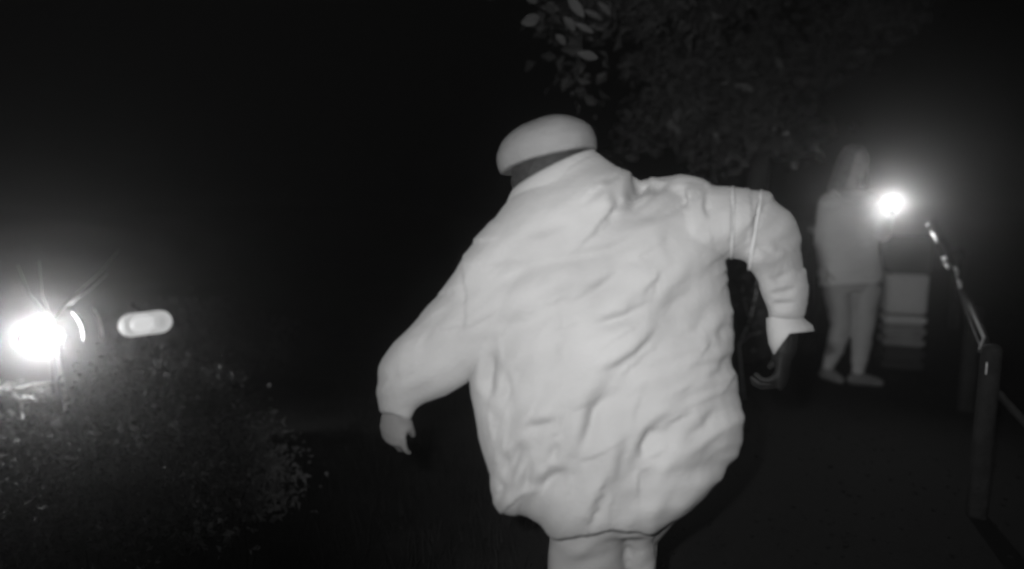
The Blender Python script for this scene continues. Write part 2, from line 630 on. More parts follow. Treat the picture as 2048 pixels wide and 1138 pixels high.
for (x0, y0, x1, y1, wpx, d, tl) in [
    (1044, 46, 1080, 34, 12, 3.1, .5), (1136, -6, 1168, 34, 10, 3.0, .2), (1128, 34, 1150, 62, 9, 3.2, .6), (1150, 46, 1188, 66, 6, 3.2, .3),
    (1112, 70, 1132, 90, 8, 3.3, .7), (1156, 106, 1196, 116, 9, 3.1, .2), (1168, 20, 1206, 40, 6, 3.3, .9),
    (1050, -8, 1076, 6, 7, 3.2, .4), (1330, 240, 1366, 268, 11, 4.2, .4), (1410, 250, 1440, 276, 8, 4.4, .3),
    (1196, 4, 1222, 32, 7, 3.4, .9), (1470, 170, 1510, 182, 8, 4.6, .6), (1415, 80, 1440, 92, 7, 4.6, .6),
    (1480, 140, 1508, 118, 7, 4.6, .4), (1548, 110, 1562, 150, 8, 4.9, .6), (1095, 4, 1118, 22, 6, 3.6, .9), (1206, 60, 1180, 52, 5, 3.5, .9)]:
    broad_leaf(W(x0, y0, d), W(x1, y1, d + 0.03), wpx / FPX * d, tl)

# shrubs standing behind the path, hardly lit
bush('shrub', (3.1, 8.2, 0), 0.8, 0.8, 1.0, 4000, 0.06, 'dark shrub beyond the path between the trunk and the standing person', 31, 'shrubs beyond the path')
bush('shrub', (1.0, 8.5, 0), 0.9, 0.8, 1.1, 3000, 0.06, 'dark shrub far behind the running person', 33, 'shrubs beyond the path')
# a leggy sapling seen under the raised right arm
sap = root('sapling', G(1490, 800), 'thin bare sapling seen through the gap under the raised right arm', 'sapling')
sb = sap.location.copy()
sm = MB()
sm.tube([sb + Vector((0, 0, -0.03)), W(1478, 690, sb.y), W(1500, 640, sb.y), W(1512, 590, sb.y), W(1516, 540, sb.y + .1)], [0.008, 0.007, 0.005, 0.004, 0.003], 6, False)
sm.tube([W(1500, 640, sb.y), W(1488, 600, sb.y), W(1484, 570, sb.y)], [0.004, 0.003, 0.002], 5, False)
sm.tube([W(1478, 690, sb.y), W(1500, 670, sb.y - .05), W(1524, 664, sb.y - .1)], [0.004, 0.003, 0.002], 5, False)
sm.build('stem', M['twig'], sap)
pts = [W(random.gauss(1505, 22), random.gauss(600, 60), sb.y + random.gauss(0, 0.08)) for _ in range(60)]
fo = link('foliage', leaf_cloud(pts, 0.05), M['hedge'], sap, False)
fo['kind'] = 'stuff'

# ------------------------------------------------------------------ floodlight, left
FL = W(78, 676, 3.9)
fdir = (CAM - FL).normalized()
frot = fdir.to_track_quat('Z', 'Y').to_matrix()


def disc_ring(c, rot, r, z, n=28, ex=1.0):
    return [c + rot @ Vector((r * ex * math.cos(2 * math.pi * i / n), r * math.sin(2 * math.pi * i / n), z)) for i in range(n)]


flood = root('floodlight', (FL.x, FL.y, 0), 'glaring round floodlight above the bushes at the far left, facing the camera', 'floodlight')
MB().loft([disc_ring(FL, frot, r, z, ex=1.6) for r, z in ((0.03, -0.16), (0.07, -0.14), (0.085, -0.06), (0.064, -0.01), (0.066, 0.0), (0.058, 0.003), (0.052, -0.006))]).build('housing', M['dark'], flood)
MB().loft([disc_ring(FL, frot, r, z, ex=1.6) for r, z in ((0.05, -0.004), (0.04, 0.008), (0.025, 0.014), (0.008, 0.016))]).build('lens', emat('floodlight_glass', 1, 30), flood)
b0 = Vector((FL.x, FL.y + 0.1, 0))
MB().tube([b0 - Vector((0, 0, 0.1)), b0 + Vector((0, 0, FL.z - 0.1))], 0.02, 10, False).build('post', M['dark'], flood)
MB().tube([b0 + Vector((0, 0, FL.z - 0.1)), FL + frot @ Vector((0.10, 0, -0.10))], 0.008, 8).tube([b0 + Vector((0, 0, FL.z - 0.1)), FL + frot @ Vector((-0.10, 0, -0.10))], 0.008, 8).build('bracket', M['dark'], flood)
# two bright arcs right of the lens, added to imitate lens reflections
for R_, zz, a0_, a1_ in ((0.215, 0.15, -12, 40), (0.30, 0.19, -9, 29)):
    pts = []
    for i in range(15):
        a = math.radians(a0_ + (a1_ - a0_) * i / 14)
        pts.append(FL + frot @ Vector((R_ * math.cos(a) * 1.0, R_ * math.sin(a), zz)))
    MB().tube(pts, [0.002] + [0.009] * 13 + [0.002], 8).build('reflection_arc', M['steel'], flood)

def lamp(name, loc, target, energy, size, parent, soft=0.01, blend=1.0):
    ld = bpy.data.lights.new(name, 'SPOT')
    ld.energy = energy
    ld.spot_size = math.radians(size)
    ld.spot_blend = blend
    ld.shadow_soft_size = soft
    lo = bpy.data.objects.new(name, ld)
    C.objects.link(lo)
    lo.location = loc
    lo.rotation_euler = (Vector(target) - Vector(loc)).to_track_quat('-Z', 'Y').to_euler()
    lo.parent = parent
    lo.matrix_parent_inverse = Matrix.Translation(parent.location).inverted()
    return lo


lamp('floodlight_beam', FL + fdir * 0.03, CAM, 62, 174, flood, 0.02, 0.75)

# branches caught in its beam, below it
br = root('bare_branch', G(60, 990), 'brightly lit ragged branch just below the floodlight at the left edge', 'branch')
d_ = 3.6
bm_ = MB()
bm_.tube([br.location + Vector((0, 0, -0.05)), W(45, 860, 3.55), W(40, 800, d_), W(10, 786, d_), W(-40, 790, d_)], [0.012, 0.01, 0.008, 0.006, 0.004], 7, False)
bm_.tube([W(6, 788, d_), W(40, 779, d_), W(70, 771, d_), W(104, 764, d_)], [0.008, 0.017, 0.016, 0.004], 7)
bm_.tube([W(40, 802, d_), W(58, 797, d_), W(74, 802, d_)], [0.008, 0.014, 0.004], 7)
bm_.tube([W(45, 850, 3.55), W(66, 824, 3.5), W(84, 838, 3.47), W(112, 854, 3.45)], [0.008, 0.011, 0.010, 0.004], 7)
bm_.tube([W(45, 860, 3.55), W(22, 842, 3.5), W(8, 838, 3.5)], [0.006, 0.006, 0.003], 7)
bm_.build('stem', M['twig'], br)
random.seed(5)
pts = [W(random.uniform(0, 100), 770 + random.gauss(8, 8), d_ + random.gauss(0, .03)) for _ in range(50)]
pts += [W(random.uniform(55, 115), 840 + random.gauss(0, 9), 3.48 + random.gauss(0, .03)) for _ in range(30)]
pts += [W(random.uniform(-20, 40), 835 + random.gauss(0, 10), 3.5 + random.gauss(0, .03)) for _ in range(26)]
fo = link('foliage', leaf_cloud(pts, 0.05), M['leafc'], br, False)
fo['kind'] = 'stuff'

# thin twigs above the floodlight, added to imitate its streaks of glare
tw = root('glare_streaks', Vector((FL.x + 0.2, FL.y - 0.1, 0)), 'thin bare twigs added beside the floodlight to imitate its streaks of glare', 'glare streaks')
tm = MB()
base = Vector((FL.x + 0.2, FL.y - 0.1, 0.0))
dd = 3.75
tm.tube([base, W(105, 640, dd), W(150, 590, dd), W(200, 545, dd), W(238, 500, dd)], [0.012, 0.007, 0.005, 0.004, 0.002], 6, False)
tm.tube([W(130, 612, dd), W(180, 580, dd), W(215, 548, dd)], [0.004, 0.003, 0.002], 5, False)
tm.tube([W(105, 640, dd), W(84, 590, dd), W(78, 520, dd)], [0.005, 0.003, 0.002], 5, False)
tm.tube([W(95, 630, dd), W(60, 590, dd), W(35, 530, dd)], [0.005, 0.003, 0.002], 5, False)
tm.build('stem', M['twig'], tw)  # made-up stems imitating the streaks of glare

# ------------------------------------------------------------------ glowing oval standing in for a lens flare ghost, no real lamp
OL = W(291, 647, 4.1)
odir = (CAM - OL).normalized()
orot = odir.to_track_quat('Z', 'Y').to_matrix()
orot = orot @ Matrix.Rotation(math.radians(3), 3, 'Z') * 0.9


def pill(hw, r, z, n=32):
    out = []
    for i in range(n):
        a = 2 * math.pi * (i + 0.5) / n
        x, y = r * math.cos(a), r * math.sin(a)
        out.append(OL + orot @ Vector((x + (hw if x > 0 else -hw), y, z)))
    return out


oval = root('flare_ghost', (OL.x, OL.y, 0), 'small glowing oval right of the floodlight, standing in for its lens flare ghost', 'flare ghost')
MB().loft([pill(0.086, r, z) for r, z in ((0.05, -0.07), (0.07, -0.06), (0.077, -0.01), (0.077, 0.0), (0.07, 0.0))]).build('housing', M['dark'], oval)  # made-up backing of the flare ghost
MB().loft([pill(0.084, r, z) for r, z in ((0.071, 0.001), (0.066, 0.012), (0.045, 0.024), (0.015, 0.028))]).build('lens', emat('flare_ghost_face', 0.36, 1.0), oval)  # glowing face of the flare ghost
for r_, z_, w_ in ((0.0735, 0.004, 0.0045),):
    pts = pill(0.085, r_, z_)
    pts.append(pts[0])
    MB().tube(pts + [pts[1]], w_, 8, False).build('rim', emat('flare_ghost_rim', 0.5, 1.0), oval)  # glowing edge of the flare ghost
MB().loft([disc_ring(OL + orot @ Vector((-0.02, 0, 0)), orot, r, z, 24, 1.35) for r, z in ((0.060, 0.02), (0.050, 0.034), (0.03, 0.04), (0.008, 0.042))]).build('ghost_core', emat('flare_ghost_core', 0.62, 1.0), oval)
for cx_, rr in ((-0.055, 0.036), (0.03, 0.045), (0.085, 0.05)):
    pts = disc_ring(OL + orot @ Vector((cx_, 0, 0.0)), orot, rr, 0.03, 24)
    MB().tube(pts + pts[:2], 0.0022, 6, False).build('ghost_ring', emat('flare_ghost_ring', 0.55, 1.0), oval)
MB().tube([Vector((OL.x, OL.y + 0.06, -0.1)), Vector((OL.x, OL.y + 0.06, OL.z))], 0.018, 10, False).build('post', M['dark'], oval)  # made-up support under the flare ghost

# ------------------------------------------------------------------ handrail, right
# wooden post with rounded top at the end of the rail
PT = W(1985, 690, 2.75)
pz = PT.z
rot_p = Matrix.Rotation(-PA, 3, 'Z')


def timber_post(name, x, y, top, w, label, group):
    r = root(name, (x, y, 0), label, 'post', group)
    mb = MB()
    e = w * 0.2
    rings = []
    for z, k in ((-0.15, 1), (0.1, 1.0), (top * 0.5, 0.98), (top - w * 0.35, 0.97), (top - w * 0.12, 0.9), (top - 0.004, 0.72), (top, 0.6)):
        h = w / 2 * k
        pr = [(-h + e, -h), (h - e, -h), (h, -h + e), (h, h - e), (h - e, h), (-h + e, h), (-h, h - e), (-h, -h + e)]
        rings.append([Vector((x, y, z)) + rot_p @ Vector((a + 0.003 * noise.noise(Vector((z * 4, a * 30, b * 30))), b, 0)) for a, b in pr])
    mb.loft(rings)
    mb.build('shaft', M['wood'], r)
    return r


GP = 'posts of the handrail'
near_post = timber_post('rail_post', PT.x, PT.y, pz, 0.072, 'nearest timber post with a rounded top, at the right edge of the photo', GP)
# slanting brace of the near post
br0 = Vector((PT.x + 0.03, PT.y - 0.02, pz - 0.2))
MB().tube([br0, br0 + Vector((0.14, -0.16, -0.22)), br0 + Vector((0.3, -0.34, -0.6))], 0.02, 10, flat=(Vector((1, 0, 0)), 0.6)).build('brace', M['wood'], near_post)
# metal plate on its left face
MB().box(PT + Vector((-0.038, -0.03, -0.09)), 0.005, 0.018, 0.05, rot_p, 0.002).build('plate', M['steel'], near_post)

RP = Vector((PT.x - 0.03, PT.y + 0.02, pz - 0.03))
VPX, VPY = 1843, 397


def rail_at(px_x, px_y):
    """point of the level rail seen at this photo position"""
    v = W(px_x, px_y, 1.0) - CAM
    k = (RP.z - CAM.z) / v.z
    return CAM + v * k


ra = [rail_at(1971, 678), rail_at(1950, 632), rail_at(1926, 580), rail_at(1912, 545)]
rb = [rail_at(1901, 500), rail_at(1888, 474), rail_at(1876, 455), rail_at(1866, 438)]
hand_r = root('handrail', (ra[1].x, ra[1].y, 0), 'long thin timber handrail running away from the rounded post on the right', 'handrail')
MB().tube([RP] + ra, [0.014] * 3 + [0.026] * 2, 10, flat=(Vector((0, 0, 1)), 0.8)).build('lower_rail', M['rail'], hand_r)
MB().tube([ra[-1], rb[0]] + rb[1:], [0.03, 0.04, 0.045, 0.05, 0.06], 10).build('upper_rail', M['rail'], hand_r)
kn = rail_at(1908, 517)
MB().ell(kn + Vector((0.05, 0, 0.02)), 0.075, 0.075, 0.09, None, 16, 10).build('knob', M['wood'], hand_r)
# bright metal fittings on a cord beside the rail
cord = root('cord', G(1905, 700), 'dark cord with bright metal fittings hanging left of the handrail', 'cord')
for (x0, y0, x1, y1, r_) in ((1864, 466, 1874, 484, 3.6), (1886, 516, 1890, 521, 4), (1891, 527, 1896, 536, 4.2), (1910, 536, 1914, 552, 3.2), (1916, 560, 1921, 574, 3.4), (1853, 450, 1858, 447, 2.5)):
    dpt = 4.22
    a_, b_ = W(x0, y0, dpt), W(x1, y1, dpt - 0.15)
    MB().tube([a_, (a_ + b_) / 2 + Vector((0.004, -0.004, 0.002)), b_], [r_ / FPX * dpt * 0.9, r_ / FPX * dpt, r_ / FPX * dpt * 0.7], 10).build('metal_fitting', M['steel'], cord)
# wire that carries the fittings beside the rail
MB().tube([W(1856, 449, 4.3), W(1869, 475, 4.23), W(1880, 500, 4.2), W(1890, 522, 4.2), W(1904, 540, 4.2), W(1917, 575, 4.1), W(1932, 620, 3.9), W(1960, 690, 3.4), W(1985, 730, 2.8)], 0.005, 6).build('rope', M['dark'], cord)
for i, (x, y) in enumerate(((1908, 520), (1935, 600), (1880, 462))):
    q = rail_at(x, y)
    timber_post('rail_post', q.x + 0.05, q.y, q.z - 0.03, 0.09,
                ['timber post under the round knob of the handrail', 'timber post under the lower stretch of the handrail, next behind the nearest post',
                 'farthest timber post of the handrail, small beside the torch glow'][i], GP)

# slender post with wire ring left of the standing person
lp = G(1628, 700)
lp = Vector((W(1628, 560, 5.8).x, W(1628, 560, 5.8).y, 0))
lr = root('wire_post', lp, 'slim dark post with a twisted wire end, between the raised arm and the standing person', 'post')
ltop = W(1626, 468, 5.8)
MB().tube([lp - Vector((0, 0, 0.1)), Vector((lp.x, lp.y, ltop.z))], 0.04, 10, False).build('shaft', M['wood'], lr)
MB().tube([W(1619, 462, 5.75), W(1616, 456, 5.72), W(1621, 453, 5.72), W(1624, 457, 5.72), W(1622, 462, 5.72), W(1628, 463, 5.72), W(1632, 459, 5.72)], 0.0065, 8).build('wire_end', M['steel'], lr)
MB().tube([W(1628, 463, 5.72), Vector((lp.x, lp.y, ltop.z))], 0.006, 6).build('wire_stub', M['steel'], lr)

# ------------------------------------------------------------------ litter bin
bd = 5.4
bl_, brr = W(1752, 700, bd), W(1840, 700, bd)
bc = (bl_ + brr) / 2
bc = Vector((bc.x, bd / 1.0 + 0.1, 0))
bc = G(1797, 735)
kx = bc.y * cp / FPX
bin_r = root('litter_bin', bc, 'pale litter bin with a dark hood behind the standing person, under the torch', 'litter bin')
wb = 84 * kx * 1.02
brot = Matrix.Rotation(math.radians(-18), 3, 'Z')
zt = lambda y: (W(1797, y, bc.y * cp)).z


def zpx(y):
    v = W(1797, y, 1.0) - CAM
    k = bc.y / v.y
    return (CAM + v * k).z


zb1, zb0 = zpx(545), zpx(625)
MB().box(bc + Vector((0, 0, (zb1 + zb0) / 2)), wb * 0.86, wb * 0.7, zb1 - zb0, brot, 0.02).build('body', M['binpale'], bin_r, False)
zz = zb0
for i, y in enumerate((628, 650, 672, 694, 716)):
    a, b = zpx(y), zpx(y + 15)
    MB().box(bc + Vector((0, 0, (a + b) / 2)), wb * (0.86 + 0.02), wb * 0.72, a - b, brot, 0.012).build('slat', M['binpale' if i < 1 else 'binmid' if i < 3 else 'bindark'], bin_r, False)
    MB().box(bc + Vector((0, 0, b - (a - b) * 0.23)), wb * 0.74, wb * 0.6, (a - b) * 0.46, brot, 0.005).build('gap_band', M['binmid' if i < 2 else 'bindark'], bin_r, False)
MB().box(bc + Vector((0, 0, (zpx(478) + zb1) / 2)), wb * 0.95, wb * 0.75, zpx(478) - zb1, brot, 0.02).box(bc + Vector((0, 0, zpx(476))), wb * 1.0, wb * 0.8, 0.025, brot, 0.01).build('hood', M['bindark'], bin_r, False)

# ------------------------------------------------------------------ standing person
D2 = 4.9
f2 = G(1690, 772)
per2 = root('person', (f2.x, f2.y, 0), 'person standing at the right in pale hooded top and leggings, holding a torch', 'person')
body = MB()
hc = W(1712, 326, D2)
hrot = Matrix.Rotation(math.radians(180 + 22), 3, 'Z') @ Matrix.Rotation(math.radians(-8), 3, 'X')   # faces the camera, a little to its right
hk = 0.98
head(body, hc, hrot, hk)
hip = W(1700, 560, D2)
body.tube([W(1705, 360, D2), W(1702, 385, D2)], [0.052, 0.058], 12)
body.loft([ring((1668, 388), (1744, 392), D2, .075), ring((1650, 405), (1760, 408), D2, .095), ring((1648, 450), (1752, 452), D2, .10),
           ring((1655, 500), (1746, 500), D2, .09), ring((1648, 550), (1756, 550), D2, .11), ring((1655, 585), (1754, 585), D2, .10)])
gz = 0.0
fl, fr_ = Vector((W(1664, 760, D2).x, W(1664, 760, D2 + .08).y, 0.07)), Vector((W(1706, 760, D2).x, W(1712, 760, D2 - .06).y, 0.07))
body.tube([W(1672, 575, D2), W(1682, 650, D2 + .0), W(1670, 690, D2 + .05), fl], [0.085, 0.06, 0.055, 0.035], 14)
body.tube([W(1733, 575, D2), W(1726, 655, D2 - .05), W(1722, 690, D2 - .04), fr_], [0.088, 0.062, 0.055, 0.036], 14)
for ft, dx, dy in ((fl, 0.05, -0.08), (fr_, 0.13, -0.03)):
    body.tube([Vector((ft.x, ft.y, 0.05)), Vector((ft.x + dx, ft.y + dy, 0.035))], [0.035, 0.03], 10)
# arms: the far one hangs at the side, the other holds the torch up
TORCH = W(1783, 407, D2 - 0.38)
wr = W(1776, 428, D2 - 0.24)
body.tube([W(1655, 404, D2), W(1646, 470, D2 + .02), W(1650, 530, D2 - .05)], [0.052, 0.042, 0.03], 12)
body.tube([W(1748, 404, D2), W(1766, 470, D2 - .06), wr], [0.052, 0.042, 0.028], 12)
tdir2 = (CAM - TORCH).normalized()
hand(body, wr, (TORCH - tdir2 * 0.05 - wr + Vector((0.01, 0, 0.02))), Vector((0.9, -0.2, 0.2)), Vector((0, -1, 0.3)), 1.0, 0.92)
hand(body, W(1650, 538, D2 - .06), Vector((0.05, -0.1, -1)), Vector((1, 0, 0)), Vector((0, -1, 0)), 0.4, 0.92)
bme = remesh(body, 0.0065, 3)
link('body', bme, M['skin2'], per2)
eyes(per2, hc, hrot, hk)


def folds(amp, sx, sz, seedv, ang=0.0):
    ca, sa = math.cos(ang), math.sin(ang)

    def f(co, no):
        out = np.empty(len(co))
        for i, p in enumerate(co):
            a, b = p[0] * ca + p[2] * sa, -p[0] * sa + p[2] * ca
            out[i] = noise.noise(Vector((a * sx + seedv, p[1] * sx, b * sz))) + 0.5 * noise.noise(Vector((a * sx * 2.1, p[1] * sx * 2, b * sz * 2.3 + seedv)))
        return out * amp
    return f


top = MB()
top.loft([ring((1682, 376), (1730, 378), D2, .075), ring((1664, 384), (1748, 386), D2, .095), ring((1644, 402), (1764, 406), D2, .115), ring((1638, 450), (1762, 452), D2, .125),
          ring((1640, 500), (1758, 500), D2, .12), ring((1636, 545), (1768, 545), D2, .14), ring((1640, 572), (1766, 566), D2, .135)])
top.tube([W(1657, 404, D2), W(1645, 470, D2 + .02), W(1649, 528, D2 - .05)], [0.07, 0.06, 0.045], 14)
top.tube([W(1748, 406, D2), W(1764, 470, D2 - .06), wr + Vector((0, 0, -0.02))], [0.072, 0.06, 0.042], 14)
tme = remesh(top, 0.011, 4, folds(0.012, 5, 16, 3, 0.3))
link('top', tme, M['top'], per2)
# hood lying on the shoulders
hd = MB()
hd.tube([W(1668, 384, D2 - .06), W(1684, 398, D2 - .13), W(1712, 404, D2 - .14), W(1738, 396, D2 - .1), W(1748, 384, D2 - .03)], [0.025, 0.03, 0.03, 0.028, 0.02], 10)
link('hood', remesh(hd, 0.008, 3, folds(0.006, 9, 20, 6)), M['top'], per2)
lg = MB()
lg.loft([ring((1646, 555), (1760, 555), D2, .12), ring((1650, 585), (1758, 585), D2, .115)])
lg.tube([W(1673, 580, D2), W(1683, 650, D2), W(1671, 695, D2 + .05), fl + Vector((0, 0, 0.03))], [0.098, 0.072, 0.066, 0.042], 14)
lg.tube([W(1732, 580, D2), W(1726, 655, D2 - .05), W(1722, 695, D2 - .04), fr_ + Vector((0, 0, 0.03))], [0.1, 0.073, 0.066, 0.043], 14)
link('leggings', remesh(lg, 0.009, 4, folds(0.006, 7, 18, 9)), M['leggings'], per2)
for ft, dx, dy in ((fl, 0.05, -0.09), (fr_, 0.14, -0.03)):
    s_ = MB()
    s_.tube([Vector((ft.x - dx * .2, ft.y - dy * .2, 0.05)), Vector((ft.x + dx * .4, ft.y + dy * .4, 0.052)), Vector((ft.x + dx, ft.y + dy, 0.034))], [0.044, 0.045, 0.036], 12)
    s_.tube([Vector((ft.x, ft.y, 0.055)), Vector((ft.x, ft.y, 0.10))], [0.045, 0.044], 12, False)
    link('shoe', remesh(s_, 0.008, 3), M['shoe'], per2)
# shoulder length hair
hr = MB()
hr.ell(hc + hrot @ Vector((0, -0.03, 0.045)), 0.09, 0.092, 0.09, hrot)
for i in range(26):
    a = math.radians(-205 + i * 230 / 25)
    r0 = Vector((0.086 * math.cos(a), 0.088 * math.sin(a) - 0.02, 0.05))
    sway = random.uniform(-.012, .012)
    p0 = hc + hrot @ r0
    p1 = hc + hrot @ Vector((r0.x * 1.12, r0.y * 1.15, -0.06))
    p2 = hc + hrot @ Vector((r0.x * 1.35 + sway, r0.y * 1.3, -0.15))
    p3 = hc + hrot @ Vector((r0.x * 1.45 + sway * 2, r0.y * 1.35, -0.22 + random.uniform(-.03, .03)))
    hr.tube([p0, p1, p2, p3], [0.016, 0.018, 0.015, 0.006], 8)
link('hair', remesh(hr, 0.0075, 2, folds(0.006, 40, 8, 4)), M['hair2'], per2)

# torch in the hand
torch = root('torch', TORCH, 'bright torch held up at shoulder height by the standing person, shining at the camera', 'torch')
trot = tdir2.to_track_quat('Z', 'Y').to_matrix()
MB().loft([disc_ring(TORCH, trot, r, z, 24) for r, z in ((0.014, -0.19), (0.017, -0.188), (0.018, -0.08), (0.034, -0.03), (0.036, 0.0), (0.033, 0.001), (0.032, -0.004))]).build('barrel', M['dark'], torch)
MB().loft([disc_ring(TORCH, trot, r, z, 24) for r, z in ((0.026, -0.002), (0.018, 0.003), (0.004, 0.005))]).build('lens', emat('torch_glass', 1, 60), torch)
lamp('torch_beam', TORCH + tdir2 * 0.012, CAM, 22, 168, torch, 0.01)

# ------------------------------------------------------------------ running person
R1 = 1.40
per = root('person', (W(1210, 1100, R1).x, R1, 0), 'person running away in pale creased jacket and knitted cap, right elbow raised', 'person')
hc = W(1104, 360, 1.50)
hrot = Matrix.Rotation(math.radians(-14), 3, 'Y') @ Matrix.Rotation(math.radians(-16), 3, 'X') @ Matrix.Rotation(math.radians(8), 3, 'Z')
body = MB()
head(body, hc, hrot, 1.0)
body.tube([hc + hrot @ Vector((0, -0.01, -0.06)), W(1120, 420, 1.41), W(1140, 470, 1.41)], [0.058, 0.062, 0.075], 14)
body.loft([ring((1050, 455), (1280, 425), R1 + .02, .07), ring((1010, 520), (1400, 470), R1 + .02, .09), ring((990, 620), (1400, 590), R1 + .02, .11),
           ring((1010, 740), (1405, 720), R1 + .02, .11), ring((1030, 850), (1415, 850), R1 + .03, .11), ring((1060, 950), (1400, 930), R1 + .03, .11)])
# arms
body.tube([W(1050, 525, R1), W(960, 640, R1 - .01), W(880, 705, R1 - .01), W(800, 778, R1)], [0.055, 0.045, 0.036, 0.026], 14)
body.tube([W(1380, 445, R1), W(1470, 450, R1), W(1550, 468, R1 + .035), W(1570, 560, R1 + .06), W(1568, 650, R1 + .08)], [0.055, 0.043, 0.036, 0.032, 0.028], 14)
# legs: left one bears the weight, right one is lifted in stride
kneeL = Vector((W(1170, 1180, R1 + .22).x, R1 + .20, 0.50))
ankL = Vector((kneeL.x - 0.03, R1 + .02, 0.10))
hipL = W(1150, 950, R1 + .04)
hipR = W(1330, 940, R1 + .04)
kneeR = W(1284, 1200, R1 + .17)
ankR = Vector((kneeR.x + 0.0, R1 + .05, 0.10))
body.tube([hipL, kneeL, kneeL.lerp(ankL, .3), ankL], [0.095, 0.062, 0.06, 0.04], 14)
body.tube([hipR, W(1290, 1075, R1 + .13), kneeR, kneeR.lerp(ankR, .3), ankR], [0.09, 0.03, 0.028, 0.03, 0.03], 14)
body.tube([ankL - Vector((0, .03, .04)), ankL + Vector((0.0, 0.16, -.055))], [0.04, 0.032], 12)
body.tube([ankR - Vector((0, .03, .03)), ankR + Vector((0.0, 0.15, -.01))], [0.04, 0.032], 12)
# left hand, half closed, swinging down
hand(body, W(795, 806, R1), W(784, 872, R1 + .03) - W(795, 806, R1), Vector((0.45, 0.9, 0.1)), Vector((0.9, -0.3, 0)), 0.36, 0.86, 0.10, 0.2)
bme = remesh(body, 0.0048, 3)
link('body', bme, M['skin'], per)
eyes(per, hc, hrot)
# gloved right hand under the flared cuff
gl = MB()
wrR = W(1572, 672, R1 + .08)
hand(gl, wrR, W(1562, 770, R1 + .10) - wrR, Vector((-0.7, 0.5, 0)), Vector((0, 1, 0)), 0.7, 1.02)
gl.tube([wrR + Vector((0.002, 0, 0.05)), wrR, wrR + Vector((-.004, 0, -.03))], [0.036, 0.037, 0.04], 12, flat=(Vector((-.7, .5, 0)), .7))
link('glove', remesh(gl, 0.004, 3), M['glove'], per)

# creases of the jacket as drawn by its folds: points, width (px), depth (mm)
CREASES = [
    ([(1300, 330), (1272, 362), (1240, 400)], 13, 30), ([(1350, 335), (1300, 380), (1235, 432)], 11, 13), ([(1232, 348), (1198, 378)], 8, 6),
    ([(1372, 360), (1300, 420), (1258, 446)], 9, 5),
    ([(1310, 440), (1265, 470), (1215, 492), (1130, 512), (1060, 520)], 17, 11), ([(1120, 498), (1040, 530), (950, 566)], 16, 9),
    ([(1258, 528), (1228, 548), (1196, 570), (1150, 588)], 10, 9), ([(1278, 597), (1254, 626), (1205, 642), (1170, 648)], 10, 10),
    ([(1400, 540), (1340, 580), (1310, 596)], 13, 6), ([(1430, 600), (1390, 660), (1330, 690)], 13, 6),
    ([(1325, 640), (1296, 680), (1272, 706), (1232, 730), (1180, 748)], 7, 8),
    ([(1232, 766), (1205, 790), (1184, 818), (1176, 850), (1160, 890), (1152, 925)], 12, 14),
    ([(1332, 852), (1302, 866), (1286, 894), (1284, 940)], 11, 12), ([(1440, 800), (1410, 850), (1350, 890)], 12, 8), ([(1420, 560), (1350, 600), (1290, 640)], 16, 8), ([(1170, 440), (1090, 470), (1010, 480)], 18, 7), ([(1120, 610), (1050, 640), (960, 650)], 18, 7),
    ([(1150, 930), (1110, 950), (1058, 985)], 13, 13), ([(1136, 826), (1100, 842), (1060, 850), (1034, 880)], 11, 9),
    ([(1046, 866), (1030, 905), (1010, 960)], 9, 9), ([(992, 688), (978, 712), (972, 760), (980, 810)], 8, 14),
    ([(1004, 730), (1008, 780), (998, 830)], 8, 8), ([(1120, 670), (1122, 740)], 12, 4), ([(1260, 860), (1238, 920), (1230, 980)], 12, 7),
    ([(1470, 690), (1440, 740), (1400, 762)], 10, 6), ([(1455, 640), (1425, 680)], 9, 6), ([(1070, 690), (1030, 740), (1020, 790)], 10, 5),
    ([(1060, 910), (1046, 960), (1038, 1000)], 8, 10), ([(1010, 900), (1004, 960)], 7, 9), ([(1110, 880), (1096, 930)], 9, 8),
    ([(1528, 562), (1560, 566), (1596, 548)], 8, 8), ([(1530, 592), (1570, 590), (1606, 574)], 7, 8), ([(1535, 615), (1575, 612), (1600, 606)], 7, 6),
    ([(1494, 522), (1520, 502), (1548, 502)], 8, 9), ([(1542, 392), (1520, 420)], 8, 5), ([(1414, 366), (1410, 410), (1416, 450)], 6, 6),
    ([(1470, 376), (1463, 440), (1464, 505)], 5, 8), ([(1524, 380), (1514, 440), (1508, 490)], 5, 6),
    ([(960, 560), (900, 610)], 12, 4), ([(930, 660), (880, 690), (850, 720)], 14, 5), ([(830, 700), (800, 740)], 12, 4),
    ([(1360, 430), (1330, 470), (1320, 520)], 16, 4), ([(1200, 990), (1190, 1020)], 10, 6),
]


